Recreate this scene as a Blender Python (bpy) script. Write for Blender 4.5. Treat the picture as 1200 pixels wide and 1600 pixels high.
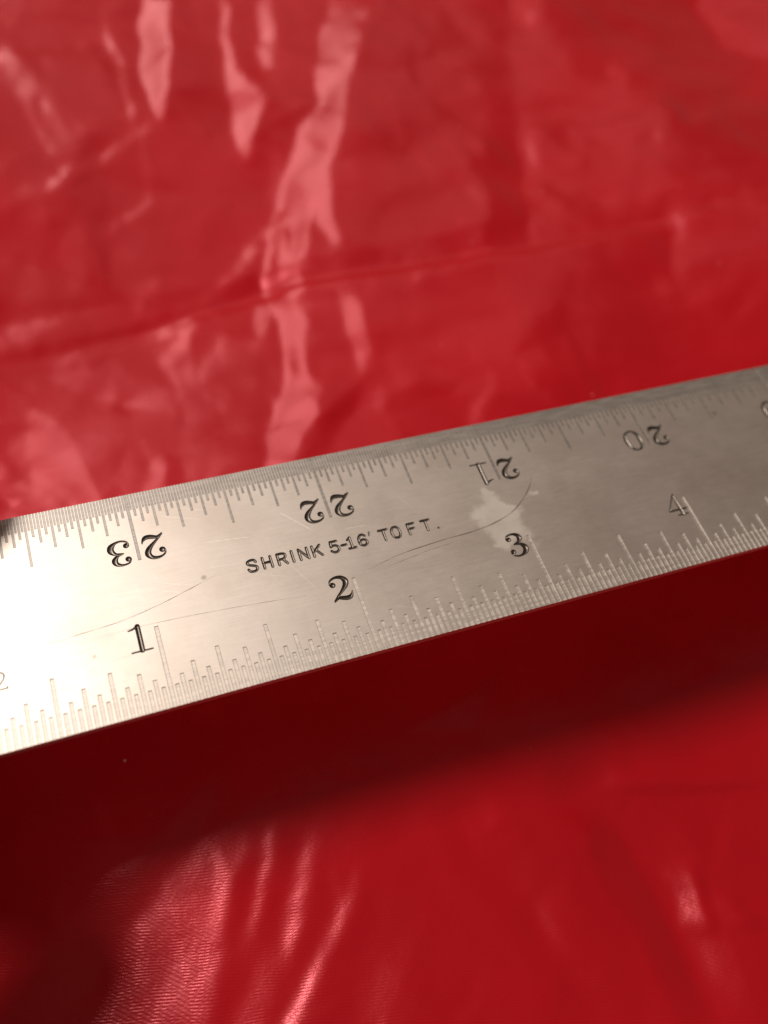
import bpy, bmesh, math, random
import numpy as np
from mathutils import Matrix, Vector, noise
from mathutils.geometry import delaunay_2d_cdt
random.seed(7); rng = np.random.default_rng(7)
for o in list(bpy.data.objects): bpy.data.objects.remove(o, do_unlink=True)
scene = bpy.context.scene
COL = scene.collection
MM = 0.001

# ------------------------------------------------------------------ frame of the rule (mm) -> world (m)
# the rule is held about 27 mm above the cloth at its left end; its far right end rests on the cloth
RULE_L, RULE_W, RULE_T, U = 627.5, 31.02, 1.15, 26.06
TILT = math.asin((27.0 - 0.8) / 600.0)
Z0 = 0.35 + RULE_L * math.sin(TILT) + RULE_T * math.cos(TILT)
M = Matrix.Translation((0, 0, Z0 * MM)) @ Matrix.Rotation(TILT, 4, 'Y') @ Matrix.Scale(MM, 4)
MR = Matrix.Translation((0, 0, Z0 * MM)) @ Matrix.Rotation(TILT, 4, 'Y')

# ------------------------------------------------------------------ camera
CAM = Vector((22.788, -39.674, 105.771))
RIGHT = Vector((0.93336717, -0.33079522, 0.13928475))
DOWN = Vector((-0.21096974, -0.81957546, -0.53271741))
FWD = Vector((0.29037474, 0.46783608, -0.83475261))
F_PX = 1416.0
cd = bpy.data.cameras.new('camera'); cam = bpy.data.objects.new('camera', cd); COL.objects.link(cam)
cm = Matrix((RIGHT, -DOWN, -FWD)).transposed().to_4x4(); cm.translation = CAM * MM
cam.matrix_world = MR @ cm
cd.sensor_fit = 'HORIZONTAL'; cd.sensor_width = 36.0; cd.lens = 36.0 * F_PX / 1200.0
cd.clip_start = 0.005; cd.clip_end = 20.0
cd.dof.use_dof = True; cd.dof.focus_distance = 0.1185; cd.dof.aperture_fstop = 16.5
scene.camera = cam
scene.render.resolution_x = 768; scene.render.resolution_y = 1024

# ------------------------------------------------------------------ light: one lamp behind and to the left, dim room
world = bpy.data.worlds.new('World'); scene.world = world; world.use_nodes = True
bg = world.node_tree.nodes['Background']; bg.inputs['Color'].default_value = (1.0, 0.74, 0.58, 1); bg.inputs['Strength'].default_value = 0.15
LAMP_DIR = Vector((-0.34, 0.40, 0.85)).normalized(); LAMP_D = 1300.0
ld = bpy.data.lights.new('lamp', 'AREA'); ld.shape = 'DISK'; ld.size = 0.38; ld.energy = 12.6; ld.color = (1.0, 0.92, 0.84)
lamp = bpy.data.objects.new('lamp', ld); COL.objects.link(lamp)
lp = Vector((45, 5, -10)) + LAMP_DIR * LAMP_D
lm = LAMP_DIR.to_track_quat('Z', 'Y').to_matrix().to_4x4(); lm.translation = lp * MM
lamp.matrix_world = MR @ lm
# two unseen area panels, added to give the soft glows mirrored in the satin
def panel(name, d, w, h, energy, color):
    a = bpy.data.lights.new(name, 'AREA'); a.shape = 'RECTANGLE'; a.size = w; a.size_y = h; a.energy = energy; a.color = color
    o = bpy.data.objects.new(name, a); COL.objects.link(o); d = Vector(d).normalized()
    m = d.to_track_quat('Z', 'Y').to_matrix().to_4x4(); m.translation = (Vector((70, 100, -20)) + d * 1000.0) * MM
    o.matrix_world = MR @ m
panel('sheen_panel', (-0.135, 0.845, 0.53), .27, .40, 1.4, (1.0, .88, .82))
panel('dim_sheen_panel', (0.22, 0.76, 0.61), .46, .46, 0.24, (1.0, .86, .78))
scene.view_settings.view_transform = 'Standard'; scene.view_settings.look = 'None'
scene.view_settings.exposure = 0.0; scene.view_settings.gamma = 1.0
scene.view_settings.use_curve_mapping = False

# ------------------------------------------------------------------ helpers
def link(name, me, mat=None, parent=None, label=None, cat=None, group=None, kind=None):
    o = bpy.data.objects.new(name, me); COL.objects.link(o)
    if mat and me is not None and not me.materials: me.materials.append(mat)
    if parent: o.parent = parent
    for k, v in (('label', label), ('category', cat), ('group', group), ('kind', kind)):
        if v: o[k] = v
    return o
def mesh(name, vs, fs, smooth=False):
    me = bpy.data.meshes.new(name); me.from_pydata([tuple(v) for v in vs], [], [tuple(f) for f in fs]); me.update()
    if smooth: me.polygons.foreach_set('use_smooth', [True] * len(me.polygons))
    return me
class NT:
    def __init__(s, name):
        s.m = bpy.data.materials.new(name); s.m.use_nodes = True; s.t = s.m.node_tree; s.b = s.t.nodes['Principled BSDF']
    def n(s, typ, **kw):
        nd = s.t.nodes.new(typ)
        for k, v in kw.items():
            if k.startswith('i_'):
                key = k[2:]; nd.inputs[int(key) if key.isdigit() else key].default_value = v
            else: setattr(nd, k, v)
        return nd
    def l(s, a, b): s.t.links.new(a, b)
    def math(s, op, a, b=None, c=None, clamp=False):
        nd = s.t.nodes.new('ShaderNodeMath'); nd.operation = op; nd.use_clamp = clamp
        for i, v in enumerate((a, b, c)):
            if v is None: continue
            if isinstance(v, (int, float)): nd.inputs[i].default_value = v
            else: s.l(v, nd.inputs[i])
        return nd.outputs[0]
    def mix(s, fac, a, b):
        nd = s.t.nodes.new('ShaderNodeMix'); nd.data_type = 'RGBA'
        for i, v in ((0, fac), (6, a), (7, b)):
            if isinstance(v, (int, float)): nd.inputs[i].default_value = v
            elif isinstance(v, tuple): nd.inputs[i].default_value = v
            else: s.l(v, nd.inputs[i])
        return nd.outputs[2]
    def ramp(s, v, a, b):
        nd = s.t.nodes.new('ShaderNodeMapRange'); nd.interpolation_type = 'SMOOTHSTEP'
        s.l(v, nd.inputs[0]); nd.inputs[1].default_value = a; nd.inputs[2].default_value = b
        return nd.outputs[0]

# ------------------------------------------------------------------ materials
def steel_material():
    k = NT('brushed_steel'); t = k.n('ShaderNodeTexCoord').outputs['Object']   # metres along the rule
    def nz(scale, sc=1.0, det=3, rough=.55):
        mp = k.n('ShaderNodeMapping'); mp.inputs['Scale'].default_value = scale; k.l(t, mp.inputs[0])
        x = k.n('ShaderNodeTexNoise', i_Scale=sc, i_Detail=det, i_Roughness=rough); k.l(mp.outputs[0], x.inputs['Vector']); return x.outputs[0]
    brush = nz((120, 9000, 1000)); brush2 = nz((400, 3200, 1000), det=2)
    cloud = nz((60, 60, 60), det=4); cloud2 = nz((170, 230, 100), det=5, rough=.65); cloud3 = nz((480, 520, 300), det=4)
    # dull grey film left where a sticker was, near the figure 3
    sep = k.n('ShaderNodeSeparateXYZ'); k.l(t, sep.inputs[0])
    dis = nz((260, 260, 260), det=5); dx = k.math('MULTIPLY', k.math('SUBTRACT', dis, .5), .0042)
    dis2 = nz((300, 330, 300), det=5); dy = k.math('MULTIPLY', k.math('SUBTRACT', dis2, .5), .0042)
    X = k.math('ADD', sep.outputs[0], dx); Y = k.math('ADD', sep.outputs[1], dy)
    film = None
    for cx, cy, rx, ry, an, g_ in ((73.7, 15.5, 2.5, 2.2, .2, 1), (75.9, 17.9, 1.0, 2.4, .75, .8), (74.9, 12.4, 2.0, 2.0, .25, 1), (77.4, 15.2, 2.3, 1.7, .2, .8), (74.3, 10.3, 1.5, .9, 0, .55), (77.5, 11.5, 2.2, 1.8, 0, .6), (81.5, 17.2, 1.2, .5, .3, .7), (79.5, 9.5, 3.0, .8, .4, .3)):
        ca, sa = math.cos(an), math.sin(an)
        ax = k.math('SUBTRACT', X, cx * MM); ay = k.math('SUBTRACT', Y, cy * MM)
        u = k.math('MULTIPLY_ADD', ax, ca / (rx * MM), k.math('MULTIPLY', ay, sa / (rx * MM)))
        v = k.math('MULTIPLY_ADD', ax, -sa / (ry * MM), k.math('MULTIPLY', ay, ca / (ry * MM)))
        d = k.math('ADD', k.math('MULTIPLY', u, u), k.math('MULTIPLY', v, v))
        m_ = k.math('MULTIPLY', k.math('POWER', 2.718, k.math('MULTIPLY', d, -1.0)), g_); film = m_ if film is None else k.math('ADD', film, m_)
    film = k.ramp(k.math('MULTIPLY_ADD', k.math('SUBTRACT', cloud3, .5), .8, film), .26, .80)
    film = k.math('MULTIPLY', film, k.math('MULTIPLY_ADD', k.ramp(cloud2, .3, .65), .55, .4))
    # thin tarnish: darker along the numeral-20 edge and in soft blotches
    tar = k.ramp(cloud, .42, .68)
    base = k.mix(k.math('MULTIPLY', tar, .55), (.68, .605, .545, 1), (.56, .475, .41, 1))
    base = k.mix(k.math('MULTIPLY', k.ramp(brush, .35, .7), .16), base, (.40, .36, .32, 1))
    base = k.mix(k.math('MULTIPLY', film, .36), base, (.50, .49, .44, 1))
    speck = k.n('ShaderNodeTexVoronoi', i_Scale=330.0, i_Randomness=1.0); k.l(t, speck.inputs['Vector'])
    sc = k.n('ShaderNodeSeparateColor'); k.l(speck.outputs['Color'], sc.inputs[0])
    dots = k.math('MULTIPLY', k.math('SUBTRACT', 1.0, k.ramp(k.math('MULTIPLY_ADD', cloud3, .4, speck.outputs['Distance']), .22, .36)), k.math('GREATER_THAN', sc.outputs[0], .945))
    base = k.mix(k.math('MULTIPLY', dots, .55), base, (.22, .18, .15, 1))
    scr = None
    for rot, sy, th in ((.35, 2600, .70), (-.6, 3100, .72), (1.1, 2800, .73), (.08, 3600, .69)):
        mp = k.n('ShaderNodeMapping'); mp.inputs['Rotation'].default_value = (0, 0, rot); k.l(t, mp.inputs[0])
        mp2 = k.n('ShaderNodeMapping'); mp2.inputs['Scale'].default_value = (70, sy, 60); k.l(mp.outputs[0], mp2.inputs[0])
        x = k.n('ShaderNodeTexNoise', i_Scale=1.0, i_Detail=1.5); k.l(mp2.outputs[0], x.inputs['Vector'])
        r_ = k.ramp(x.outputs[0], th, th + .05); scr = r_ if scr is None else k.math('MAXIMUM', scr, r_)
    base = k.mix(k.math('MULTIPLY', scr, .30), base, (.84, .78, .71, 1))
    k.l(base, k.b.inputs['Base Color'])
    k.l(k.math('SUBTRACT', 1.0, k.math('MULTIPLY', film, .5)), k.b.inputs['Metallic'])
    r = k.math('MULTIPLY_ADD', cloud2, .10, .40); r = k.math('MULTIPLY_ADD', brush2, .08, r); r = k.math('MULTIPLY_ADD', film, .2, r)
    k.l(r, k.b.inputs['Roughness'])
    bp = k.n('ShaderNodeBump', i_Strength=.10, i_Distance=.00004); k.l(brush, bp.inputs['Height'])
    bp2 = k.n('ShaderNodeBump', i_Strength=.05, i_Distance=.0004); k.l(cloud2, bp2.inputs['Height']); k.l(bp.outputs[0], bp2.inputs['Normal'])
    k.l(bp2.outputs[0], k.b.inputs['Normal'])
    return k.m
def groove_material(name, base, rough, chatter=.35):
    k = NT(name); g = k.n('ShaderNodeNewGeometry').outputs['Position']
    mp = k.n('ShaderNodeMapping'); mp.inputs['Scale'].default_value = (350, 2900, 900); k.l(g, mp.inputs[0])
    x = k.n('ShaderNodeTexNoise', i_Scale=1.0, i_Detail=2); k.l(mp.outputs[0], x.inputs['Vector'])
    k.l(k.mix(k.ramp(x.outputs[0], .40, .62), tuple(c * .80 for c in base) + (1,), tuple(base) + (1,)), k.b.inputs['Base Color'])
    k.b.inputs['Metallic'].default_value = 1.0
    k.l(k.math('MULTIPLY_ADD', x.outputs[0], .22, rough), k.b.inputs['Roughness'])
    bp = k.n('ShaderNodeBump', i_Strength=chatter, i_Distance=.0001); k.l(x.outputs[0], bp.inputs['Height']); k.l(bp.outputs[0], k.b.inputs['Normal'])
    return k.m
STEEL = steel_material()
GROOVE = groove_material('cut_groove_steel', (.72, .655, .59), .46, .2)
GROOVE_TOP = groove_material('fine_groove_steel', (.42, .385, .355), .40)
STAMP = groove_material('stamped_dark_steel', (.145, .126, .11), .24, .10)
STAMP_L = groove_material('stamped_letter_steel', (.155, .135, .118), .26, .10)
def plain(name, col, rough, metal=0.0):
    k = NT(name); k.b.inputs['Base Color'].default_value = (*col, 1); k.b.inputs['Roughness'].default_value = rough; k.b.inputs['Metallic'].default_value = metal
    return k.m
SCRATCH = plain('scratch_line', (.10, .075, .06), .6, .4)
SCRATCH_PALE = plain('pale_scratch', (.80, .74, .66), .5, .8)

def cloth_material():
    k = NT('red_satin'); t = k.n('ShaderNodeTexCoord').outputs['Object']
    # slightly wavy thread directions
    wob = k.n('ShaderNodeTexNoise', i_Scale=60.0, i_Detail=2); k.l(t, wob.inputs['Vector'])
    sep = k.n('ShaderNodeSeparateXYZ'); k.l(t, sep.inputs[0])
    w = k.math('MULTIPLY', k.math('SUBTRACT', wob.outputs[0], .5), .0022)
    a = math.radians(-14)
    xr = k.math('MULTIPLY_ADD', sep.outputs[0], math.cos(a), k.math('MULTIPLY', sep.outputs[1], math.sin(a)))
    yr = k.math('MULTIPLY_ADD', sep.outputs[0], -math.sin(a), k.math('MULTIPLY', sep.outputs[1], math.cos(a)))
    weft = k.math('SINE', k.math('MULTIPLY', k.math('ADD', yr, w), 2 * math.pi / .00038))
    tw = k.math('SINE', k.math('MULTIPLY', k.math('MULTIPLY_ADD', xr, .55, k.math('ADD', yr, w)), 2 * math.pi / .00061))
    fine = k.n('ShaderNodeTexNoise', i_Scale=1600.0, i_Detail=3); k.l(t, fine.inputs['Vector'])
    brk = k.ramp(k.n('ShaderNodeTexNoise', i_Scale=420.0, i_Detail=2).outputs[0], .38, .62)
    weave = k.math('ADD', k.math('MULTIPLY', k.math('MULTIPLY', weft, brk), .6), k.math('MULTIPLY_ADD', tw, .3, k.math('MULTIPLY', fine.outputs[0], .8)))
    crk = k.n('ShaderNodeTexNoise', i_Scale=140.0, i_Detail=5, i_Roughness=.6); k.l(t, crk.inputs['Vector'])
    tone = k.n('ShaderNodeTexNoise', i_Scale=22.0, i_Detail=3); k.l(t, tone.inputs['Vector'])
    k.l(k.mix(k.ramp(tone.outputs[0], .3, .7), (.42, .003, .008, 1), (.48, .004, .010, 1)), k.b.inputs['Base Color'])
    cb = k.b.inputs['Base Color'].links[0].from_socket
    vo = k.n('ShaderNodeTexVoronoi', i_Scale=170.0); k.l(t, vo.inputs['Vector']); vc = k.n('ShaderNodeSeparateColor'); k.l(vo.outputs['Color'], vc.inputs[0])
    lint = k.math('MULTIPLY', k.math('SUBTRACT', 1.0, k.ramp(vo.outputs['Distance'], .02, .05)), k.math('GREATER_THAN', vc.outputs[0], .86))
    k.l(k.mix(k.math('MULTIPLY', lint, .7), cb, (.75, .45, .42, 1)), k.b.inputs['Base Color'])
    k.l(k.math('MULTIPLY_ADD', crk.outputs[0], .10, .21), k.b.inputs['Roughness'])
    k.b.inputs['IOR'].default_value = 1.9; k.b.inputs['Specular Tint'].default_value = (1.0, .27, .31, 1)
    b1 = k.n('ShaderNodeBump', i_Strength=.11, i_Distance=.00008); k.l(weave, b1.inputs['Height'])
    b2 = k.n('ShaderNodeBump', i_Strength=.08, i_Distance=.0012); k.l(crk.outputs[0], b2.inputs['Height']); k.l(b1.outputs[0], b2.inputs['Normal'])
    k.l(b2.outputs[0], k.b.inputs['Normal'])
    return k.m
CLOTH = cloth_material()

# ------------------------------------------------------------------ the cloth: a wrinkled sheet
CW = MR @ (CAM * MM) * 1000.0; Rr = MR.to_3x3() @ RIGHT; Dd = MR.to_3x3() @ DOWN; Ff = MR.to_3x3() @ FWD
def on_cloth(px, py, z=0.0):
    d = Rr * ((px - 600) / F_PX) + Dd * ((py - 800) / F_PX) + Ff
    t = (z - CW.z) / d.z
    p = CW + d * t
    return (p.x, p.y)
# creases: photo polyline, height mm, width of the left/upper flank, of the right/lower flank (mm), softness
CREASES = [
 ([(500,645),(550,590),(605,540)], .35, 3, 3, .3),
 ([(-80,570),(0,540),(200,477),(310,436),(420,400),(600,384),(850,360),(1000,340),(1280,310)], -1.2, 3, 7, .45),
 ([(690,375),(730,395),(760,372)], .4, 3, 3, .3),
 ([(255,690),(258,740),(262,790)], .3, 3, 3, .3),
 # folds in front of the rule
 ([(860,1205),(935,1235),(975,1260),(1000,1310),(1040,1370),(1090,1480),(1160,1660)], -1.7, 6, 7, .9),
 ([(960,1212),(1060,1208),(1240,1203)], .45, 1.5, 4, .3),
 ([(1100,1330),(1116,1395),(1132,1460)], .7, 4, 1.4, .3),
 ([(1150,1380),(1170,1420),(1210,1435)], .5, 3, 1.5, .3),
 ([(790,1320),(850,1440),(930,1560),(970,1680)], -.6, 5, 7, .7),
 ([(710,1240),(745,1330),(830,1390)], -.5, 4, 6, .5),
 ([(850,1395),(900,1480),(1010,1580)], .4, 3, 7, .5),
]
# sheen facets traced from the photograph: outline in photo pixels and how far the facet turns towards the light
FACETS_FAR = [
 (.03, [(-120,-120),(420,-120),(420,420),(-120,545)]), (.16, [(560,-120),(1340,-120),(1340,660),(560,720)]),
 (.45, [(-40,580),(120,540),(300,500),(400,480),(400,740),(300,770),(130,820),(100,760),(-40,680)]),
 (.9, [(215,-40),(265,-40),(260,130),(250,145),(230,125),(212,70)]), (.7, [(150,-20),(190,60),(203,145),(195,150),(180,90),(160,40)]),
 (.85, [(340,-40),(352,-40),(365,60),(400,90),(422,120),(405,130),(378,205),(360,150),(345,60)]), (.7, [(400,-40),(430,-40),(430,60),(405,85),(402,40)]),
 (1.0, [(515,-40),(600,-40),(560,60),(540,120),(540,170),(515,220),(520,280),(490,290),(440,290),(420,300),(440,240),(470,150),(500,130),(495,60)]),
 (.95, [(420,300),(490,290),(480,340),(450,380),(440,430),(400,490),(395,450),(412,370)]), (.9, [(490,290),(520,280),(535,345),(520,350),(505,320)]),
 (.9, [(440,380),(465,380),(480,460),(475,540),(500,590),(480,640),(460,690),(420,730),(410,660),(440,600),(450,560),(430,480)]),
 (.8, [(530,420),(565,440),(590,530),(640,700),(610,710),(590,620),(560,560),(545,480)]), (.95, [(450,560),(520,560),(500,620),(450,740),(405,745),(425,640)]),
 (.7, [(500,720),(560,610),(570,570),(590,620),(620,690),(560,720)]), (.6, [(55,270),(165,190),(230,145),(228,165),(170,205),(70,272)]),
 (.6, [(150,318),(232,255),(235,270),(160,322)]), (.6, [(-40,490),(150,440),(300,415),(325,400),(320,425),(200,465),(-40,540)]),
 (.55, [(330,390),(410,300),(425,290),(420,312),(345,402)]), (.75, [(240,530),(290,490),(295,460),(285,455),(280,485),(235,525)]), (.7, [(-20,705),(60,760),(120,810),(60,830),(-20,760)]),
 (.65, [(300,555),(340,480),(350,470),(345,500),(312,560)]),
 (.0, [(-40,540),(200,470),(400,408),(420,400),(420,422),(310,455),(200,495),(-40,580)]), (.0, [(-40,650),(0,680),(120,790),(100,800),(-20,710)]),
 (.05, [(460,385),(540,380),(700,375),(700,400),(480,405)]), (.0, [(268,40),(338,40),(350,180),(340,330),(252,330),(252,160)]),
 (.05, [(-40,90),(150,70),(178,180),(50,260),(-40,270)]), (.05, [(240,280),(330,300),(300,380),(222,400)]),
 (.7, [(800,-40),(845,-40),(845,30),(830,32)]), (.7, [(1090,-40),(1240,-40),(1240,110),(1140,50)]), (.55, [(880,180),(980,150),(1070,150),(1100,190),(1000,215),(900,205)]),
 (.65, [(840,228),(930,240),(1240,280),(1240,310),(1000,335),(850,352),(848,310),(870,270),(840,250)]), (.85, [(826,165),(850,180),(845,230),(852,278),(833,270)]),
 (.9, [(832,303),(844,308),(852,352),(838,352)]), (.8, [(807,365),(822,400),(848,462),(835,470),(810,420)]), (.6, [(600,285),(765,270),(768,370),(690,368),(600,375)]),
 (.45, [(650,190),(760,190),(765,225),(640,250)]), (.9, [(1052,305),(1066,340),(1070,432),(1056,432)]), (.5, [(1070,350),(1240,335),(1240,470),(1072,440)]),
 (.6, [(600,530),(700,510),(800,550),(850,600),(900,630),(700,680),(640,700)]), (.3, [(1000,480),(1150,470),(1240,500),(1240,580),(1050,570)]),
 (.0, [(750,-40),(765,200),(765,360),(800,345),(826,340),(815,200),(798,-40)]), (.05, [(850,-40),(1000,40),(1240,150),(1240,240),(1080,220),(1000,140),(900,90)]),
 (.08, [(640,-40),(750,-40),(760,180),(620,200),(600,100)]), (.10, [(600,387),(840,372),(1040,343),(1055,420),(1000,480),(850,500),(780,480),(620,500)]),
 (.2, [(455,395),(465,395),(470,450),(460,440)]), (.15, [(488,280),(500,330),(495,385),(485,350)]), (.2, [(446,300),(458,300),(450,385),(440,380)]), (.05, [(498,645),(590,540),(598,550),(506,660)]), (.2, [(423,480),(440,470),(446,545),(432,545)]),
 (.8, [(640,412),(668,386),(674,394),(648,418)]), (.75, [(718,368),(768,366),(768,386),(733,387)]), (.8, [(638,355),(678,349),(674,363),(643,367)]), (.75, [(1020,198),(1033,201),(1032,230),(1020,224)]), (.75, [(957,92),(976,103),(972,120),(955,110)]),
 (.6, [(1082,184),(1112,189),(1090,207),(1058,202)]), (.7, [(453,108),(470,114),(466,142),(450,137)]), (.55, [(-20,70),(80,54),(132,38),(132,52),(80,67),(-20,88)]), (.8, [(712,690),(760,590),(777,556),(772,600),(738,690)]), (.75, [(1028,423),(1047,429),(1036,440),(1018,435)]),
 (.1, [(850,205),(1000,222),(1060,232),(1000,240),(870,228)]), (.05, [(850,270),(930,285),(950,300),(880,300)]),
 (.0, [(838,475),(870,520),(920,640),(900,640),(860,540)]), (.0, [(1050,445),(1160,468),(1140,484),(1050,457)]),
]
FACETS_NEAR = [
 (.5, [(375,1180),(388,1280),(395,1330),(370,1400),(330,1480),(260,1640),(60,1640),(200,1450),(300,1320)]),
 (.85, [(418,1280),(434,1285),(418,1400),(398,1465),(375,1465),(395,1390)]), (.8, [(478,1300),(502,1305),(487,1370),(470,1470),(455,1512),(435,1460),(445,1400)]),
 (.9, [(513,1350),(527,1368),(536,1400),(555,1360),(565,1368),(550,1430),(500,1530),(440,1640),(420,1640),(500,1480),(522,1430)]),
 (.7, [(285,1460),(355,1480),(320,1640),(210,1640)]), (.65, [(400,1500),(432,1560),(400,1640),(345,1640)]), (.5, [(595,1490),(655,1560),(690,1640),(590,1640),(575,1560)]),
 (.8, [(1108,1365),(1124,1368),(1134,1440),(1118,1428)]), (.65, [(1156,1385),(1175,1408),(1230,1410),(1230,1427),(1165,1423)]),
 (.45, [(698,1518),(752,1528),(756,1542),(703,1537)]), (.5, [(738,1558),(762,1570),(700,1650),(676,1650)]), (.45, [(583,1438),(602,1448),(594,1474),(580,1462)]), (.6, [(640,1585),(654,1598),(642,1614),(628,1602)]), (.5, [(1120,1470),(1140,1500),(1135,1520),(1118,1490)]),
 (.35, [(700,1450),(740,1500),(700,1560),(670,1500)]), (.3, [(560,1560),(600,1480),(620,1420),(600,1400),(560,1500)]),
 (.0, [(380,1330),(405,1330),(385,1440),(350,1500),(365,1410)]), (.0, [(440,1330),(470,1320),(440,1400),(425,1470),(405,1480)]), (.0, [(505,1400),(515,1430),(470,1510),(430,1560),(460,1480)]),
]
def facet_relief():
    """surface whose slopes turn the traced facets towards the light: gradient field integrated with an FFT Poisson solve"""
    q = 4; W_, H_ = 1360 // q, 1760 // q; yy, xx = np.mgrid[0:H_, 0:W_]; PX, PY = xx * q - 80.0, yy * q - 80.0
    def raster(lst, b0):
        img = np.full((H_, W_), b0)
        for val, poly in lst:
            ins = np.zeros((H_, W_), bool); n = len(poly)
            # ragged outline so facet edges are not ruler-straight
            ox = 3 * np.sin(PY * .09 + poly[0][0]) + 3 * np.sin(PY * .23 + PX * .1) + 2.5 * np.sin(PY * .47 + poly[0][1]); oy = 3 * np.sin(PX * .16 + poly[0][1]) + 2 * np.sin(PX * .37)
            X_, Y_ = PX + ox, PY + oy
            for i in range(n):
                (ax, ay), (bx, by) = poly[i], poly[(i + 1) % n]
                if ay == by: continue
                c = (ay > Y_) != (by > Y_); ins ^= c & (X_ < (bx - ax) * (Y_ - ay) / (by - ay) + ax)
            img[ins] = val
        for _ in range(2):
            p = np.pad(img, 1, mode='edge'); img = (p[:-2, 1:-1] + p[2:, 1:-1] + p[1:-1, :-2] + p[1:-1, 2:] + 2 * img) / 6
        return img
    far, near = raster(FACETS_FAR, .3), raster(FACETS_NEAR, .12)
    st = .8; gx = np.arange(-80, 320, st); gy = np.arange(-110, 300, st); X, Y = np.meshgrid(gx, gy)
    P = np.stack([X.ravel(), Y.ravel(), np.zeros(X.size)], 1) - np.array(CW)
    dz = P @ np.array(Ff); px = 600 + F_PX * (P @ np.array(Rr)) / dz; py = 800 + F_PX * (P @ np.array(Dd)) / dz
    i = np.clip((px + 80) / q, 0, W_ - 1.001); j = np.clip((py + 80) / q, 0, H_ - 1.001); i0, j0 = i.astype(int), j.astype(int); fi, fj = i - i0, j - j0
    def samp(im): return (im[j0, i0] * (1 - fi) * (1 - fj) + im[j0, i0 + 1] * fi * (1 - fj) + im[j0 + 1, i0] * (1 - fi) * fj + im[j0 + 1, i0 + 1] * fi * fj).reshape(X.shape)
    wn = np.clip((py.reshape(X.shape) - 850) / 200, 0, 1)
    bf, bn = samp(far), samp(near) - .12
    G3 = np.array(MR @ ((Vector((70, 100, -20)) + Vector((0.14, 0.70, 0.69)).normalized() * 1000.0) * MM)) * 1000.0
    Lv = G3 - np.stack([X.ravel(), Y.ravel(), np.zeros(X.size)], 1); Lv /= np.linalg.norm(Lv, axis=1)[:, None]; Vv = -P / np.linalg.norm(P, axis=1)[:, None]
    Hv = Lv + Vv; tx = np.clip(-Hv[:, 0] / Hv[:, 2], -.3, .3).reshape(X.shape); ty = np.clip(-Hv[:, 1] / Hv[:, 2], -.2, .2).reshape(X.shape)
    fx, fy = tx + (bf - 1) * SLOPE_FAR[0], ty * .6 + (bf - 1) * SLOPE_FAR[1]
    fx += .55 * bf * np.clip((px.reshape(X.shape) - 650) / 450, 0, 1.2)
    fx -= fx[(wn < .5)].mean() * .5; fy -= fy[(wn < .5)].mean()
    sx = fx * (1 - wn) + SLOPE_NEAR[0] * bn * wn; sy = fy * (1 - wn) + SLOPE_NEAR[1] * bn * wn
    fade = np.clip(1 - np.maximum.reduce([-160 - px, px - 1280, -160 - py, py - 1680, np.zeros(len(px))]) / 420, 0, 1).reshape(X.shape); fade = fade * fade * (3 - 2 * fade); sx = sx * fade; sy = sy * fade
    ny, nx = X.shape; kx = np.fft.fftfreq(nx, st) * 2 * np.pi; ky = np.fft.fftfreq(ny, st) * 2 * np.pi; KX, KY = np.meshgrid(kx, ky); K2 = KX ** 2 + KY ** 2; K2[0, 0] = 1
    hh = np.fft.ifft2((-1j * KX * np.fft.fft2(sx) - 1j * KY * np.fft.fft2(sy)) / K2 * (K2 > (2 * np.pi / 330) ** 2)).real
    low = np.fft.ifft2(np.fft.fft2(hh) * np.exp(-K2 * 30.0 ** 2 / 2)).real; hh -= low * np.clip((75 - Y) / 60, 0, 1)
    hh *= np.clip(np.minimum.reduce([X + 80, 320 - X, Y + 110, 300 - Y]) / 25, 0, 1)
    def f(xq, yq):
        i = np.clip((xq + 80) / st, 0, nx - 1.001); j = np.clip((yq + 110) / st, 0, ny - 1.001); i0, j0 = i.astype(int), j.astype(int); a, b = i - i0, j - j0
        v = hh[j0, i0] * (1 - a) * (1 - b) + hh[j0, i0 + 1] * a * (1 - b) + hh[j0 + 1, i0] * (1 - a) * b + hh[j0 + 1, i0 + 1] * a * b
        return np.where((xq < -80) | (xq > 318) | (yq < -110) | (yq > 298), 0, v)
    return f
SLOPE_FAR, SLOPE_NEAR = (.54, -.28), (.30, -.18)
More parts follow.
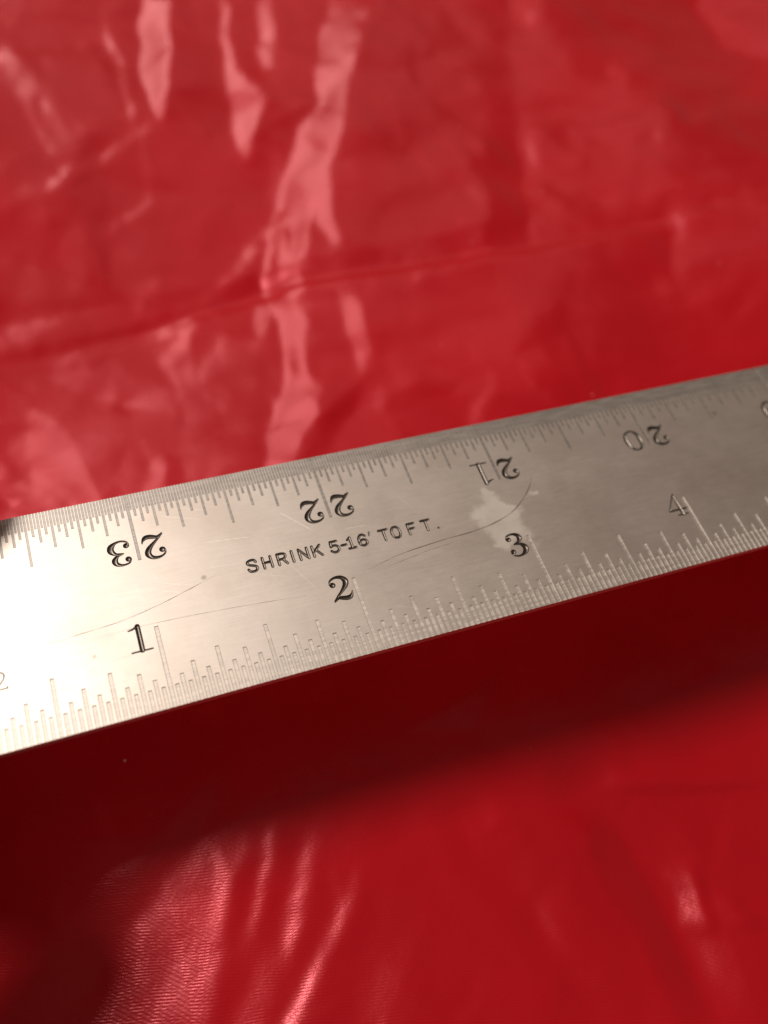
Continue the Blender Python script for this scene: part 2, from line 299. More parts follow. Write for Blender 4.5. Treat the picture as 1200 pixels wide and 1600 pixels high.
def tent(P, poly, H, wl, wr, soft):
    poly = np.array([on_cloth(*q) for q in poly])
    # resample the polyline into a smooth curve
    seg = np.r_[0, np.cumsum(np.hypot(*np.diff(poly, axis=0).T))]
    s = np.linspace(0, seg[-1], max(12, int(seg[-1] / 2.0)))
    cx, cy = np.interp(s, seg, poly[:, 0]), np.interp(s, seg, poly[:, 1])
    for _ in range(2):
        cx[1:-1] = .25 * cx[:-2] + .5 * cx[1:-1] + .25 * cx[2:]; cy[1:-1] = .25 * cy[:-2] + .5 * cy[1:-1] + .25 * cy[2:]
    R = max(wl, wr) * 1.6
    sel = np.where((P[:, 0] > cx.min() - R) & (P[:, 0] < cx.max() + R) & (P[:, 1] > cy.min() - R) & (P[:, 1] < cy.max() + R))[0]
    if len(sel) == 0: return sel, None
    Q = P[sel]; best = np.full(len(Q), 1e9); side = np.zeros(len(Q)); par = np.zeros(len(Q))
    n = len(cx) - 1
    for i in range(n):
        ax, ay, bx, by = cx[i], cy[i], cx[i + 1], cy[i + 1]; ex, ey = bx - ax, by - ay; L2 = ex * ex + ey * ey + 1e-9
        tt = np.clip(((Q[:, 0] - ax) * ex + (Q[:, 1] - ay) * ey) / L2, 0, 1)
        dx, dy = Q[:, 0] - ax - tt * ex, Q[:, 1] - ay - tt * ey; d = dx * dx + dy * dy
        m = d < best; best[m] = d[m]; side[m] = (ex * dy - ey * dx)[m]; par[m] = ((i + tt) / n)[m]
    d = np.sqrt(best + soft * soft) - soft * .8
    wv = 1 + .16 * np.sin(par * 9 + H * 9) + .06 * np.sin(par * 19 + wl)
    # left of the travel direction = +side
    w = np.where(side > 0, wr, wl) if poly[-1, 1] < poly[0, 1] - 0 else np.where(side > 0, wr, wl)
    w = w * wv
    x = np.clip(d / w, 0, 1)
    prof = (1 - x) ** 1.1
    fade = np.sin(np.clip(par / .34, 0, 1) * np.pi / 2) * np.sin(np.clip((1 - par) / .34, 0, 1) * np.pi / 2)
    return sel, H * prof * (.03 + .97 * fade)
def build_cloth():
    def axis(lo, a, b, hi, fine, mid, coarse):
        return lo, a, b, hi, fine, mid, coarse
    xs = np.concatenate([np.arange(-420, -60, 6.0), np.arange(-60, -8, 2.0), np.arange(-8, 130, .55), np.arange(130, 270, 1.1), np.arange(270, 760, 6.0)])
    ys = np.concatenate([np.arange(-320, -75, 6.0), np.arange(-75, -62, 1.5), np.arange(-62, 60, .55), np.arange(60, 250, 1.0), np.arange(250, 520, 6.0)])
    GX, GY = np.meshgrid(xs, ys); P = np.stack([GX.ravel(), GY.ravel()], 1)
    h = np.zeros(len(P))
    for c in CREASES:
        sel, v = tent(P, *c)
        if v is not None: h[sel] += v
    h += facet_relief()(P[:, 0], P[:, 1])
    # loose undulation plus small crumples
    nz = np.empty(len(P))
    for i, (x, y) in enumerate(P):
        v = noise.noise((x * .011, y * .011, 3.1)) * 1.6
        q = noise.noise_vector((x * .02, y * .02, 9.0))
        a_ = noise.noise((x * .032 + q.x * .9, y * .024 + q.y * .9, 7.7))
        b_ = noise.noise((x * .085 + q.x * 1.5, y * .06 + q.y * 1.5, 1.7))
        far = min(1.0, max(0.0, (y + 10) / 60.0))
        v += (.5 - abs(a_)) * (.5 + .2 * far) + (.4 - abs(b_)) * (.10 + .10 * far)
        nz[i] = v
    h += nz
    # crumpled facets: random triangulated relief
    for (x0, x1, y0, y1, sp, amp, elong) in ((-60, 280, 30, 260, 21, .8, 1.5), (-40, 270, 25, 250, 8.5, .36, 1.6), (-30, 250, 30, 230, 4.2, .13, 1.6), (-20, 140, -70, 40, 11, .3, 1.7), (-20, 140, -70, 40, 4.5, .10, 1.7)):
        pts = []
        yy = y0
        while yy < y1:
            xx = x0
            while xx < x1:
                pts.append((xx + rng.uniform(-.45, .45) * sp, yy + rng.uniform(-.45, .45) * sp * elong)); xx += sp
            yy += sp * elong
        pts = np.array(pts); hz = rng.uniform(-1, 1, len(pts)) * amp
        edge = np.minimum.reduce([pts[:, 0] - x0, x1 - pts[:, 0], pts[:, 1] - y0, y1 - pts[:, 1]]); hz *= np.clip(edge / (2 * sp), 0, 1)
        r = delaunay_2d_cdt([Vector(p) for p in pts], [], [], 0, 1e-6)
        rv = np.array([tuple(v) for v in r[0]]); rz = np.array([hz[o_[0]] for o_ in r[3]])
        H2 = h.reshape(GX.shape)
        for f in r[2]:
            tri = rv[list(f)]; i0, i1 = np.searchsorted(xs, [tri[:, 0].min(), tri[:, 0].max()]); j0, j1 = np.searchsorted(ys, [tri[:, 1].min(), tri[:, 1].max()])
            if i1 <= i0 or j1 <= j0: continue
            gx_, gy_ = GX[j0:j1, i0:i1], GY[j0:j1, i0:i1]
            (ax, ay), (bx, by), (cx, cy) = tri; den = (by - cy) * (ax - cx) + (cx - bx) * (ay - cy)
            if abs(den) < 1e-6: continue
            l1 = ((by - cy) * (gx_ - cx) + (cx - bx) * (gy_ - cy)) / den; l2 = ((cy - ay) * (gx_ - cx) + (ax - cx) * (gy_ - cy)) / den; l3 = 1 - l1 - l2
            ok = (l1 >= 0) & (l2 >= 0) & (l3 > 0)
            H2[j0:j1, i0:i1][ok] += (l1 * rz[f[0]] + l2 * rz[f[1]] + l3 * rz[f[2]])[ok]
    H2 = h.reshape(GX.shape)
    for _ in range(2):
        H2[1:-1, 1:-1] = .5 * H2[1:-1, 1:-1] + .125 * (H2[:-2, 1:-1] + H2[2:, 1:-1] + H2[1:-1, :-2] + H2[1:-1, 2:])
    h = H2.ravel()
    # calm where the rule's far end lies
    k = np.clip((P[:, 0] - 420) / 150, 0, 1) * np.exp(-((P[:, 1] - 15) / 60) ** 2)
    h = h * (1 - k) + 0.0 * k
    h -= 9.0 * np.exp(-((P[:, 0] - 125) / 65) ** 2 - ((P[:, 1] + 10) / 55) ** 2)
    ny, nx = GX.shape
    V = np.stack([P[:, 0], P[:, 1], h], 1) * MM
    idx = np.arange(nx * ny).reshape(ny, nx)
    F = np.stack([idx[:-1, :-1].ravel(), idx[:-1, 1:].ravel(), idx[1:, 1:].ravel(), idx[1:, :-1].ravel()], 1)
    me = bpy.data.meshes.new('cloth'); me.vertices.add(len(V)); me.vertices.foreach_set('co', V.ravel())
    me.loops.add(F.size); me.loops.foreach_set('vertex_index', F.ravel().astype(np.int32))
    me.polygons.add(len(F)); me.polygons.foreach_set('loop_start', np.arange(0, F.size, 4, dtype=np.int32))
    me.polygons.foreach_set('use_smooth', np.ones(len(F), dtype=bool)); me.update(calc_edges=True); me.validate()
    return me
link('satin_cloth', build_cloth(), CLOTH, label='crumpled glossy red satin cloth spread out under the steel rule', cat='cloth')

# ------------------------------------------------------------------ stamped figures and letters as stroke shapes (cap height 1)
def C(pts): return pts
G = {
 '1': [[(0,.96,.16),(0,.04,.16)], [(-.33,.85,.04),(-.17,.88,.06),(-.02,.97,.08)], [(-.35,.02,.05),(.35,.02,.05)]],
 '2': [[(-.26,.69,.2),(-.26,.69,.2)], [(-.36,.72,.05),(-.31,.88,.06),(-.1,.97,.09),(.13,.93,.14),(.25,.76,.2),(.18,.56,.17),(-.02,.36,.1),(-.22,.19,.07),(-.36,.03,.06)],
       [(-.35,.05,.07),(-.18,.14,.11),(.06,.08,.16),(.24,.09,.15),(.35,.22,.06),(.37,.3,.04)]],
 '3': [[(-.24,.78,.19),(-.24,.78,.19)], [(-.33,.8,.05),(-.25,.94,.06),(-.02,.98,.08),(.17,.9,.15),(.22,.75,.19),(.1,.59,.1),(-.1,.53,.06)],
       [(-.1,.53,.06),(.13,.5,.1),(.28,.35,.2),(.26,.18,.2),(.1,.05,.1),(-.1,.01,.07),(-.28,.07,.06),(-.35,.19,.05)], [(-.26,.23,.19),(-.26,.23,.19)]],
 '4': [[(.1,.97,.1),(.11,.5,.15),(.11,.04,.16)], [(.08,.97,.07),(-.42,.28,.05)], [(-.42,.27,.07),(.42,.27,.07)], [(-.14,.02,.05),(.36,.02,.05)]],
 '5': [[(-.25,.92,.13),(.0,.89,.15),(.26,.96,.06)], [(-.25,.95,.06),(-.27,.53,.05)], [(-.27,.53,.05),(-.1,.62,.06),(.12,.6,.1),(.28,.42,.18),(.28,.25,.19),(.13,.06,.1),(-.07,.01,.07),(-.25,.07,.06),(-.33,.18,.05)], [(-.26,.22,.19),(-.26,.22,.19)]],
 '6': [[(.2,.78,.18),(.2,.78,.18)], [(.28,.83,.05),(.15,.96,.06),(-.05,.96,.08),(-.24,.78,.14),(-.3,.5,.18),(-.28,.28,.18),(-.16,.08,.1),(0,.02,.06),(.19,.1,.1),(.28,.3,.16),(.21,.5,.11),(.04,.59,.06),(-.14,.54,.05),(-.24,.42,.05)]],
 '7': [[(-.33,.78,.05),(-.28,.94,.08),(-.05,.88,.15),(.15,.9,.14),(.33,.97,.05)], [(.33,.95,.05),(.12,.6,.09),(0,.3,.16),(-.02,.08,.18)]],
 '8': [[(.02,.53,.09),(-.2,.66,.15),(-.2,.86,.13),(0,.98,.06),(.2,.86,.09),(.18,.66,.08),(.02,.53,.12)], [(.02,.53,.12),(.26,.36,.17),(.25,.14,.16),(0,.02,.06),(-.26,.14,.1),(-.26,.36,.08),(.02,.53,.09)]],
 '0': [[(0,.98,.06),(.2,.89,.1),(.29,.7,.16),(.31,.5,.18),(.29,.3,.16),(.2,.11,.1),(0,.02,.06),(-.2,.11,.1),(-.29,.3,.16),(-.31,.5,.18),(-.29,.7,.16),(-.2,.89,.1),(0,.98,.06)]],
}
G['9'] = [[(-x, 1 - y, w) for x, y, w in s] for s in G['6']]
w_ = .19
def sw(*pts): return [(x * 1.03, y, w_) for x, y in pts]
T = {
 'S': [sw((.28,.76),(.2,.91),(0,.95),(-.22,.88),(-.28,.73),(-.18,.59),(.08,.5),(.25,.4),(.29,.24),(.18,.09),(-.02,.05),(-.22,.1),(-.3,.26))],
 'H': [sw((-.27,.92),(-.27,.08)), sw((.27,.92),(.27,.08)), sw((-.27,.5),(.27,.5))],
 'R': [sw((-.27,.92),(-.27,.08)), sw((-.27,.92),(.08,.92),(.25,.84),(.27,.7),(.2,.56),(.05,.49),(-.27,.49)), sw((.05,.49),(.28,.08))],
 'I': [sw((0,.92),(0,.08))],
 'N': [sw((-.28,.08),(-.28,.92)), sw((-.28,.92),(.28,.08)), sw((.28,.08),(.28,.92))],
 'K': [sw((-.27,.92),(-.27,.08)), sw((.28,.92),(-.27,.4)), sw((-.05,.58),(.3,.08))],
 '5': [sw((.24,.92),(-.2,.92)), sw((-.2,.92),(-.24,.52)), sw((-.24,.52),(-.05,.6),(.16,.55),(.27,.38),(.24,.18),(.08,.06),(-.12,.06),(-.28,.2))],
 '-': [sw((-.16,.46),(.16,.46))],
 '1': [sw((.02,.94),(.02,.08)), sw((.02,.93),(-.17,.78)), sw((-.22,.07),(.26,.07))],
 '6': [sw((.24,.8),(.1,.93),(-.08,.92),(-.24,.72),(-.28,.4),(-.22,.16),(-.02,.05),(.18,.12),(.27,.3),(.19,.48),(0,.54),(-.2,.44),(-.26,.32))],
 "'": [[(.03,1.0,.13),(-.04,.72,.08)]],
 'T': [sw((-.3,.92),(.3,.92)), sw((0,.92),(0,.08))],
 'O': [sw((0,.95),(.2,.87),(.29,.65),(.3,.5),(.29,.35),(.2,.13),(0,.05),(-.2,.13),(-.29,.35),(-.3,.5),(-.29,.65),(-.2,.87),(0,.95))],
 'F': [sw((-.22,.92),(-.22,.08)), sw((-.22,.92),(.27,.92)), sw((-.22,.52),(.18,.52))],
 '.': [[(0,.07,.16),(0,.07,.16)]],
}
SM = {'2': [[(x, y, .075) for x, y in ((-.27,.7),(-.24,.88),(-.05,.97),(.17,.9),(.24,.72),(.15,.5),(-.08,.25),(-.3,.04))], [(-.3,.04,.075),(.32,.04,.075)], [(.32,.04,.07),(.34,.14,.06)]],
      '3': [[(x, y, .075) for x, y in ((-.26,.8),(-.15,.94),(.05,.97),(.22,.85),(.2,.65),(-.02,.54))], [(x, y, .075) for x, y in ((-.02,.54),(.2,.46),(.28,.26),(.18,.08),(-.05,.03),(-.25,.1),(-.3,.22))]]}
def catmull(pts, closed=False):
    p = np.array(pts, float)
    if len(p) == 2:
        t = np.linspace(0, 1, 60)[:, None]; return p[0] * (1 - t) + p[1] * t
    if closed: q = np.vstack([p[-2], p, p[1]])
    else: q = np.vstack([2 * p[0] - p[1], p, 2 * p[-1] - p[-2]])
    out = []
    for i in range(1, len(q) - 2):
        t = np.linspace(0, 1, 18, endpoint=False)[:, None]; a, b, c, d = q[i - 1], q[i], q[i + 1], q[i + 2]
        out.append(.5 * ((2 * b) + (c - a) * t + (2 * a - 5 * b + 4 * c - d) * t ** 2 + (3 * b - a - 3 * c + d) * t ** 3))
    return np.vstack(out + [p[-1:]])
class Glyph:
    """outline loops (mm, about centre x / baseline y) and a recessed, V-floored stamped mesh"""
    def __init__(s, strokes, height, depth, slope, step=.045, straight=False):
        S = [catmull(st, closed=(len(st) > 4 and st[0][:2] == st[-1][:2])) for st in strokes]
        s.c = np.vstack(S) * height; s.c[:, 2] = s.c[:, 2] * 1.1 + (.03 if height > 3 else 0)
        x0, x1 = s.c[:, 0].min() - .5, s.c[:, 0].max() + .5; y0, y1 = s.c[:, 1].min() - .5, s.c[:, 1].max() + .5
        gx = np.arange(x0, x1, step); gy = np.arange(y0, y1, step)
        X, Y = np.meshgrid(gx, gy); D = s.sdf(np.stack([X.ravel(), Y.ravel()], 1)).reshape(X.shape)
        s.loops = s.contour(gx, gy, D)
        pts = [tuple(p) for L in s.loops for p in L]; edges = []; o = 0
        for L in s.loops:
            n = len(L); edges += [(o + i, o + (i + 1) % n) for i in range(n)]; o += n
        nb = len(pts)
        m = D < -.035
        m &= ((np.add.outer(np.arange(len(gy)), np.arange(len(gx))) % 2) == 0)
        pts += list(zip(X[m].tolist(), Y[m].tolist()))
        r = delaunay_2d_cdt([Vector(p) for p in pts], edges, [], 0, 1e-6)
        vs = np.array([tuple(v) for v in r[0]]); fs = [f for f in r[2]]
        cen = np.array([vs[list(f)].mean(0) for f in fs]); inside = s.sdf(cen) < -.004
        fs = [f for f, k in zip(fs, inside) if k]
        d = s.sdf(vs); tt = np.clip(np.maximum(0, -d) / (2 * depth / slope), 0, 1); z = -depth * (1 - (1 - tt) ** 2)
        onb = set(i for i, src in enumerate(r[3]) if any(q < nb for q in src))
        for i in onb: z[i] = 0.0
        used = sorted({i for f in fs for i in f}); mp = {u: i for i, u in enumerate(used)}
        V = [(vs[u][0] * MM, vs[u][1] * MM, z[u] * MM) for u in used]
        s.me = mesh('stamped_figure', V, [[mp[i] for i in f] for f in fs], True)
    def sdf(s, P):
        out = np.full(len(P), 1e9)
        for i in range(0, len(P), 4000):
            q = P[i:i + 4000]
            dd = np.sqrt((q[:, 0:1] - s.c[None, :, 0]) ** 2 + (q[:, 1:2] - s.c[None, :, 1]) ** 2) - s.c[None, :, 2] / 2
            out[i:i + 4000] = dd.min(1)
        return out
    @staticmethod
    def contour(gx, gy, D):
        nxt = {}
        def pt(j0, i0, j1, i1):
            a, b = D[j0, i0], D[j1, i1]; t = a / (a - b)
            return (gx[i0] + t * (gx[i1] - gx[i0]), gy[j0] + t * (gy[j1] - gy[j0]))
        IN = D < 0
        mixed = np.argwhere((IN[:-1, :-1].astype(int) + IN[1:, :-1] + IN[:-1, 1:] + IN[1:, 1:]) % 4 != 0)
        segs = {}; coords = {}
        for j, i in mixed:
            cs = [(j, i), (j, i + 1), (j + 1, i + 1), (j + 1, i)]
            cr = []
            for k in range(4):
                a, b = cs[k], cs[(k + 1) % 4]
                if IN[a] != IN[b]:
                    key = (min(a, b), max(a, b)); coords[key] = pt(*key[0], *key[1]); cr.append((key, IN[a]))
            if len(cr) == 2: pairs = [(cr[0], cr[1])]
            else: pairs = [(cr[0], cr[1]), (cr[2], cr[3])]
            for a, b in pairs:
                segs.setdefault(a[0], []).append(b[0]); segs.setdefault(b[0], []).append(a[0])
        loops = []; seen = set()
        for st in list(segs):
            if st in seen: continue
            L = [st]; seen.add(st); cur = st
            while True:
                nx_ = [q for q in segs[cur] if q not in seen]
                if not nx_: break
                cur = nx_[0]; seen.add(cur); L.append(cur)
            P = [coords[q] for q in L]
            if len(P) < 6: continue
            # thin out nearly straight runs
            out = [P[0]]
            for a in range(1, len(P) - 1):
                p, q, r = np.array(out[-1]), np.array(P[a]), np.array(P[a + 1])
                dv = np.hypot(*(q - p)); cr = abs((r[0] - p[0]) * (q[1] - p[1]) - (r[1] - p[1]) * (q[0] - p[0])) / (np.hypot(*(r - p)) + 1e-9)
                if cr > .006 or dv > .35: out.append(P[a])
            if sum(out[i][0] * out[(i + 1) % len(out)][1] - out[(i + 1) % len(out)][0] * out[i][1] for i in range(len(out))) < 0: out = out[::-1]
            loops.append(out)
        return loops
NUM_H, CAP_H = 3.62, 1.92
glyph_cache = {}
def glyph(table, ch, height, depth, slope):
    key = (id(table), ch, height)
    if key not in glyph_cache: glyph_cache[key] = Glyph(table[ch], height, depth, slope)
    return glyph_cache[key]

# ------------------------------------------------------------------ layout of marks on the rule (mm in the rule's frame)
BOT_LEN = {1: 10.9, 2: 7.5, 4: 6.3, 8: 5.2, 16: 3.95, 32: 2.8}
TOP_LEN = {1: 10.4, 2: 7.9, 4: 6.85, 8: 5.8, 16: 4.65, 32: 3.6, 64: 2.5}
def level(i, n):
    k = n
    while i % 2 == 0 and k > 1: i //= 2; k //= 2
    return k
marks = []   # (x, side, level)
for i in range(1, 24 * 32): marks.append((i * U / 32, 'b', level(i, 32)))
for i in range(1, 24 * 64): marks.append((i * U / 64, 't', level(i, 64)))
def mark_w(side, lv):
    if side == 'b': return .50 if lv > 1 else .54
    return .27 if lv == 64 else (.33 if lv > 1 else .42)
DEPTH = .055
placed = []  # (Glyph, x, y, flipped, kind)
for n in range(1, 24):
    s_ = str(n); x = n * U
    if len(s_) == 1: xs_ = [x - {'1': 2.2, '2': 2.1, '3': 2.15, '4': 1.65}.get(s_, 2.0)]
    else: xs_ = [x - 2.2, x + 2.2]
    for ch, xx in zip(s_, xs_): placed.append(('numeral', 'n', ch, NUM_H, xx, 8.0, False))
    m_ = 24 - n; s_ = str(m_)
    if len(s_) == 1: xs_ = [x + 2.1]
    else: xs_ = [x + 2.12, x - 2.25]
    if m_ == 21: xs_ = [x + 1.95, x - 2.25]
    if m_ == 20: xs_ = [x + 2.2, x - 2.35]
    for ch, xx in zip(s_, xs_): placed.append(('numeral', 'n', ch, NUM_H + .08, xx, 20.35, True))
for ch, xx in zip("SHRINK5-16'TOFT.", (39.76, 41.79, 43.8, 45.25, 46.8, 48.65, 51.13, 52.47, 53.48, 55.21, 56.35, 58.35, 60.09, 62.41, 64.65, 66.2)):
    placed.append(('letter', 't', ch, CAP_H, xx, 15.1, False))
placed.append(('small_numeral', 's', '3', 2.35, 5.15, 7.6, False)); placed.append(('small_numeral', 's', '2', 2.35, 7.35, 7.6, False))
TAB = {'n': G, 't': T, 's': SM}

# ------------------------------------------------------------------ the steel rule
rule = bpy.data.objects.new('steel_rule', None); COL.objects.link(rule); rule.empty_display_size = .02
rule.matrix_world = MR
rule['label'] = 'satin steel shrink rule with stamped black numerals, held slanting above the red cloth'; rule['category'] = 'ruler'
def build_blade():
    pts, edges, faces, skip, holes = [], [], [], set(), set()
    def loop(L):
        o = len(pts); n = len(L); pts.extend(L); edges.extend((o + i, o + (i + 1) % n) for i in range(n)); faces.append(list(range(o, o + n))); return len(faces) - 1
    loop([(0, 0), (RULE_L, 0), (RULE_L, RULE_W), (0, RULE_W)])
    for x, sd, lv in marks:
        w = mark_w(sd, lv) / 2
        if sd == 'b': skip.add(loop([(x - w, 0), (x + w, 0), (x + w, BOT_LEN[lv]), (x - w, BOT_LEN[lv])]))
        else: skip.add(loop([(x - w, RULE_W - TOP_LEN[lv]), (x + w, RULE_W - TOP_LEN[lv]), (x + w, RULE_W), (x - w, RULE_W)]))
    def area(L): return .5 * sum(L[i][0] * L[(i + 1) % len(L)][1] - L[(i + 1) % len(L)][0] * L[i][1] for i in range(len(L)))
    for kind, tb, ch, hh, gx, gy, flip in placed:
        g = glyph(TAB[tb], ch, hh, .20 if kind == 'numeral' else .12, 1.15)
        for L in g.loops:
            q = [(gx - p[0], gy + hh - p[1]) if flip else (gx + p[0], gy + p[1]) for p in L]
            c = L[0]; e = 1e-3
            # is this loop a counter (hole) of the figure? test the centre of mass side
            P = np.array(L); ctr = P.mean(0)
            inner = g.sdf(P + (ctr - P) * .06) > 0
            is_hole = inner.mean() > .5 and len(g.loops) > 1 and abs(area(L)) < max(abs(area(K)) for K in g.loops) * .8
            f = loop(q)
            if is_hole: holes.add(f)
            else: skip.add(f)
    r = delaunay_2d_cdt([Vector(p) for p in pts], edges, faces, 0, 1e-5)
    vs, fs, of = r[0], r[2], r[5]
    keep = []
    for f, src in zip(fs, of):
        s_ = set(src)
        if 0 in s_ and (len(s_ & skip) == 0 or len(s_ & holes) > 0): keep.append(f)
    V = [(v[0] * MM, v[1] * MM, 0.0) for v in vs]; F = [list(f) for f in keep]
    # sides with the little notches where the graduations run out, ends and underside
    for sd, y, fl in (('b', 0.0, False), ('t', RULE_W, True)):
        xs = [0.0]
        for x, s2, lv in sorted(m for m in marks if m[1] == sd):
            w = mark_w(sd, lv) / 2; xs += [x - w, x + w]
        xs.append(RULE_L)
        for i in range(len(xs) - 1):
            zt = 0.0 if i % 2 == 0 else -DEPTH
            a = len(V); V += [(xs[i] * MM, y * MM, -RULE_T * MM), (xs[i + 1] * MM, y * MM, -RULE_T * MM), (xs[i + 1] * MM, y * MM, zt * MM), (xs[i] * MM, y * MM, zt * MM)]
            F.append([a + 3, a + 2, a + 1, a] if fl else [a, a + 1, a + 2, a + 3])
    a = len(V); b = RULE_T * MM
    V += [(0, 0, -b), (RULE_L * MM, 0, -b), (RULE_L * MM, RULE_W * MM, -b), (0, RULE_W * MM, -b), (0, 0, 0), (RULE_L * MM, 0, 0), (RULE_L * MM, RULE_W * MM, 0), (0, RULE_W * MM, 0)]
    F += [[a + 3, a + 2, a + 1, a], [a, a + 4, a + 7, a + 3], [a + 1, a + 2, a + 6, a + 5]]
    return mesh('blade', V, F)
link('blade', build_blade(), STEEL, rule)

def groove(w, L, side):
    """lining of one cut graduation: sloping walls, floor and run-out, origin at the rule's edge"""
    s = 1 if side == 'b' else -1; h = w / 2; f = h * .78; z = -DEPTH; e = L - .12
    V = [(-h, 0, 0), (-f, 0, z), (f, 0, z), (h, 0, 0), (-h, s * L, 0), (-f, s * e, z), (f, s * e, z), (h, s * L, 0)]
    F = [[0, 1, 5, 4], [1, 2, 6, 5], [2, 3, 7, 6], [4, 5, 6, 7]]
    if s > 0: F = [f_ for f_ in F]
    else: F = [f_[::-1] for f_ in F]
    return [(a * MM, b * MM, c * MM) for a, b, c in V], F
gm = {}
def groove_mesh(sd, lv):
    if (sd, lv) not in gm:
        V, F = groove(mark_w(sd, lv), (BOT_LEN if sd == 'b' else TOP_LEN)[lv], sd); me = mesh('graduation_mark', V, F)
        me.materials.append(GROOVE if sd == 'b' else GROOVE_TOP); gm[(sd, lv)] = me
    return gm[(sd, lv)]
single, rest = [], []
for m_ in marks:
    x, sd, lv = m_
    if sd == 'b' and x < 134: single.append(m_)
    elif sd == 't' and 8 < x < 134 and lv <= 16: single.append(m_)
    elif sd == 't' and 8 < x < 52 and lv == 32: single.append(m_)
    else: rest.append(m_)
for x, sd, lv in single:
    o = link('graduation_mark', groove_mesh(sd, lv), None, rule); o.location = (x * MM, 0 if sd == 'b' else RULE_W * MM, 0)
for sd_, nm, mt in (('t', 'fine_graduation_marks', GROOVE_TOP), ('b', 'far_graduation_marks', GROOVE)):
    V, F = [], []
    for x, sd, lv in rest:
        if sd != sd_: continue
        v, f = groove(mark_w(sd, lv), (BOT_LEN if sd == 'b' else TOP_LEN)[lv], sd); o_ = len(V); y = 0 if sd == 'b' else RULE_W * MM
        V += [(a + x * MM, b + y, c) for a, b, c in v]; F += [[i + o_ for i in q] for q in f]
    link(nm, mesh(nm, V, F), mt, rule, kind='stuff')
for kind, tb, ch, hh, gx, gy, flip in placed:
    g = glyph(TAB[tb], ch, hh, .20 if kind == 'numeral' else .12, 1.15)
    if not g.me.materials: g.me.materials.append(STAMP if kind == 'numeral' else STAMP_L)
    o = link(kind, g.me, None, rule)
    if flip: o.location = (gx * MM, (gy + hh) * MM, 0); o.rotation_euler = (0, 0, math.pi)
    else: o.location = (gx * MM, gy * MM, 0)
def ribbon(name, pts, w, mat, z=.006):
    c = catmull([(x, y, 1.0) for x, y in pts])[:, :2]; n = len(c); t = np.gradient(c, axis=0); t /= np.hypot(*t.T)[:, None] + 1e-9
    nr = np.stack([-t[:, 1], t[:, 0]], 1); s = np.linspace(0, 1, n); ww = w * np.clip(np.minimum(s, 1 - s) * 6, .12, 1)[:, None] * (.75 + .25 * np.sin(s * 40))[:, None]
    a, b = c + nr * ww / 2, c - nr * ww / 2
    V = [(p[0] * MM, p[1] * MM, .002 * MM) for p in a] + [(p[0] * MM, p[1] * MM, z * MM) for p in c] + [(p[0] * MM, p[1] * MM, .002 * MM) for p in b]
    F = [[i, i + n, i + n + 1, i + 1] for i in range(n - 1)] + [[i + n, i + 2 * n, i + 2 * n + 1, i + n + 1] for i in range(n - 1)]
    return link(name, mesh(name, V, F), mat, rule)
ribbon('scratch', [(54.4, 11.5), (59.5, 12.6), (65.8, 13.2), (70.5, 13.4), (74.2, 13.9), (77.6, 15.0), (80.2, 16.7), (82.3, 18.8), (83.3, 20.6)], .13, SCRATCH)
ribbon('scratch', [(12.9, 11.9), (17.5, 12.3), (22.2, 12.7), (27.1, 13.7), (31, 14.8), (35, 16.0)], .075, SCRATCH)
ribbon('scratch', [(18.8, 11.3), (26.6, 11.3), (36, 10.8), (45.4, 10.0)], .045, SCRATCH)
ribbon('scratch', [(57, 11.2), (63, 12.1), (68, 12.5)], .05, SCRATCH)
ribbon('pale_scratch', [(33.8, 21.1), (37.5, 20.8), (41.4, 20.3)], .12, SCRATCH_PALE)
ribbon('pale_scratch', [(45.4, 23.3), (47.2, 21.3), (49.1, 19.2)], .13, SCRATCH_PALE)
ribbon('pale_scratch', [(53, 18.4), (55, 18.3), (56.6, 18.2)], .11, SCRATCH_PALE)

# ------------------------------------------------------------------ the hand that holds the rule's left end (its shadow falls into the picture)
def skin_material():
    k = NT('skin'); t = k.n('ShaderNodeTexCoord').outputs['Object']
    a = k.n('ShaderNodeTexNoise', i_Scale=45.0, i_Detail=4); k.l(t, a.inputs['Vector']); b = k.n('ShaderNodeTexVoronoi', i_Scale=900.0); k.l(t, b.inputs['Vector'])
    k.l(k.mix(k.ramp(a.outputs[0], .3, .7), (.52, .30, .21, 1), (.60, .36, .27, 1)), k.b.inputs['Base Color']); k.b.inputs['Roughness'].default_value = .5
    k.b.inputs['Subsurface Weight'].default_value = .12; k.b.inputs['Subsurface Radius'].default_value = (.004, .0015, .0008); k.b.inputs['Subsurface Scale'].default_value = 1.0
    bp = k.n('ShaderNodeBump', i_Strength=.15, i_Distance=.0003); k.l(b.outputs[0], bp.inputs['Height']); k.l(bp.outputs[0], k.b.inputs['Normal'])
    return k.m
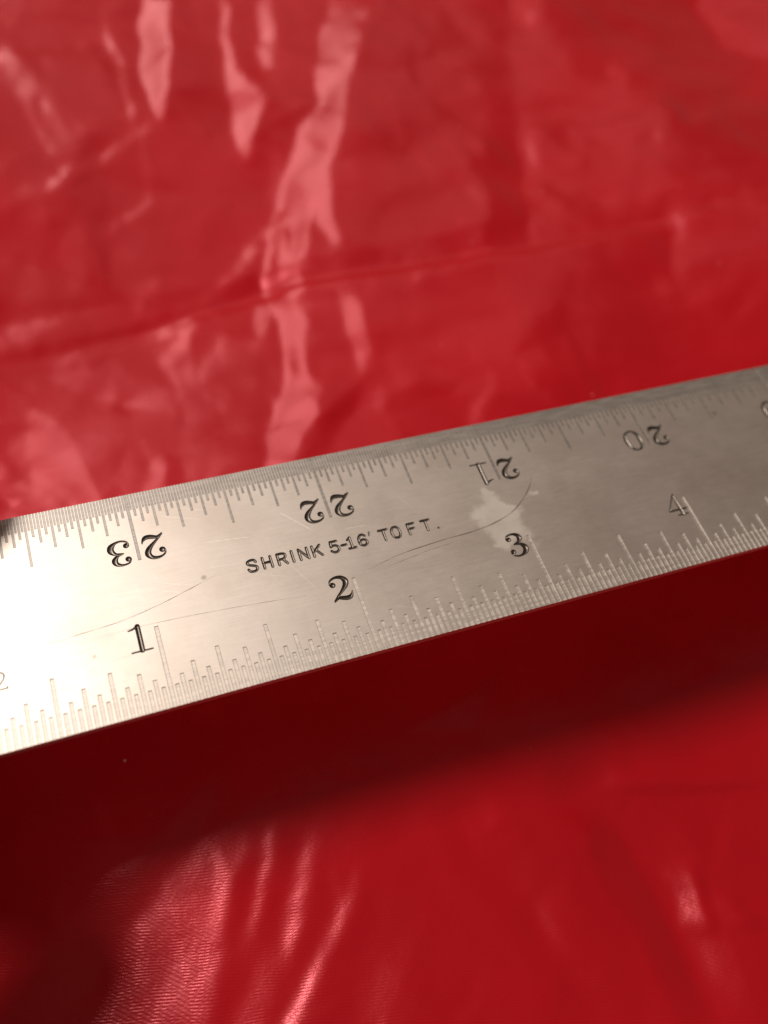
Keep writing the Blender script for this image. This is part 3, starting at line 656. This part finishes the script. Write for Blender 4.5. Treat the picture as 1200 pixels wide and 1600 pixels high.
def build_hand():
    bm = bmesh.new()
    def cone(a, b, ra, rb, flat=1.0, n=16):
        a, b = Vector(a), Vector(b); d = (b - a); q = d.to_track_quat('Z', 'Y').to_matrix()
        K = max(2, int(d.length / 3.0)); rings = []
        for i in range(-4, K + 5):
            if i < 0: t = 0; r = ra; u = i / 4 * math.pi / 2; off = math.sin(u) * ra; rr = math.cos(u) * ra
            elif i > K: t = 1; u = (i - K) / 4 * math.pi / 2; off = math.sin(u) * rb; rr = math.cos(u) * rb
            else: t = i / K; off = 0; rr = ra + (rb - ra) * t
            c = a + d * t + d.normalized() * off
            rr = max(rr, .05)
            rings.append([bm.verts.new(c + q @ Vector((math.cos(k * 2 * math.pi / n) * rr, math.sin(k * 2 * math.pi / n) * rr * flat, 0))) for k in range(n)])
        for r0, r1 in zip(rings, rings[1:]):
            for k in range(n): bm.faces.new((r0[k], r0[(k + 1) % n], r1[(k + 1) % n], r1[k]))
        bm.faces.new(rings[0][::-1]); bm.faces.new(rings[-1])
    def chain(*j):
        for (p, r), (q, s) in zip(j, j[1:]): cone(p, q, r, s)
    wrist = (-132, -22, 14)
    mcp = [(-74, 26, 10), (-78, 8, 6), (-82, -9, 3), (-86, -24, 2)]
    for p, r in zip(mcp, (12, 12, 11.5, 10.5)): cone(wrist, p, 17, r)
    for p, q in zip(mcp, mcp[1:]): cone(p, q, 11, 10.5)
    chain((mcp[0], 11.0), ((-40, 50, 15), 9.4), ((-14, 48, 14), 8.3), ((3.4, 36.2, 5.6), 7.4))
    chain((mcp[1], 11.0), ((-43, 22, -12), 9.4), ((-22, 22, -14), 8.3), ((-2.5, 16, -9.6), 8))
    chain((mcp[2], 10.5), ((-46, 4, -13), 9.2), ((-22, 5, -14), 8.6), ((-4.5, 5.5, -10), 8.4))
    chain((mcp[3], 9.5), ((-66, -20, -14.5), 8.0), ((-72, -32, -14.5), 7.2), ((-84, -30, -12), 6.4))
    chain((wrist, 16), ((-98, -22, 20), 15), ((-56, -25, 17), 13), ((-28, -14, 18), 12), ((-7.2, -1.6, 10.3), 10.3))
    chain((wrist, 21), ((-190, -60, 22), 25), ((-300, -124, 34), 32), ((-400, -178, 44), 38))
    me = bpy.data.meshes.new('hand_raw'); bm.to_mesh(me); bm.free()
    o = bpy.data.objects.new('hand_raw', me); COL.objects.link(o)
    rm = o.modifiers.new('r', 'REMESH'); rm.mode = 'VOXEL'; rm.voxel_size = 1.6
    sm = o.modifiers.new('s', 'SMOOTH'); sm.factor = .5; sm.iterations = 4
    dg = bpy.context.evaluated_depsgraph_get(); ev = o.evaluated_get(dg)
    out = bpy.data.meshes.new_from_object(ev); bpy.data.objects.remove(o, do_unlink=True); bpy.data.meshes.remove(me)
    out.name = 'hand'; out.transform(Matrix.Scale(MM, 4)); out.polygons.foreach_set('use_smooth', [True] * len(out.polygons)); out.update()
    out.materials.clear()
    return out
hand = link('hand', build_hand(), skin_material(), label='bare hand pinching the end of the steel rule between thumb and fingers', cat='hand')
hand.matrix_world = MR
k_ = plain('nail', (.66, .42, .35), .3)
def nail(c, xdir, up, L, W):
    c, x, u = Vector(c), Vector(xdir).normalized(), Vector(up).normalized(); u = (u - x * u.dot(x)).normalized(); y = u.cross(x)
    V, F = [], []; n, m_ = 9, 7
    for i in range(n):
        for j in range(m_):
            a = -1 + 2 * i / (n - 1); b = -1 + 2 * j / (m_ - 1); rr = math.sqrt(max(0, 1 - .35 * a * a)) if a > 0 else 1 - .12 * a * a
            V.append(tuple((c + x * (a * L / 2) + y * (b * W / 2 * rr) + u * (-.9 * b * b - .5 * a * a)) * MM))
    F = [[i * m_ + j, (i + 1) * m_ + j, (i + 1) * m_ + j + 1, i * m_ + j + 1] for i in range(n - 1) for j in range(m_ - 1)]
    return link('nail', mesh('nail', V, F, True), k_, hand)
nail((-5, -3.5, 19.6), (23, 10.6, -8.4), (.2, -.15, .95), 12, 11)
nail((0, 40.6, 13.2), (17.4, -11.8, -8.4), (.3, .45, .85), 11, 10)
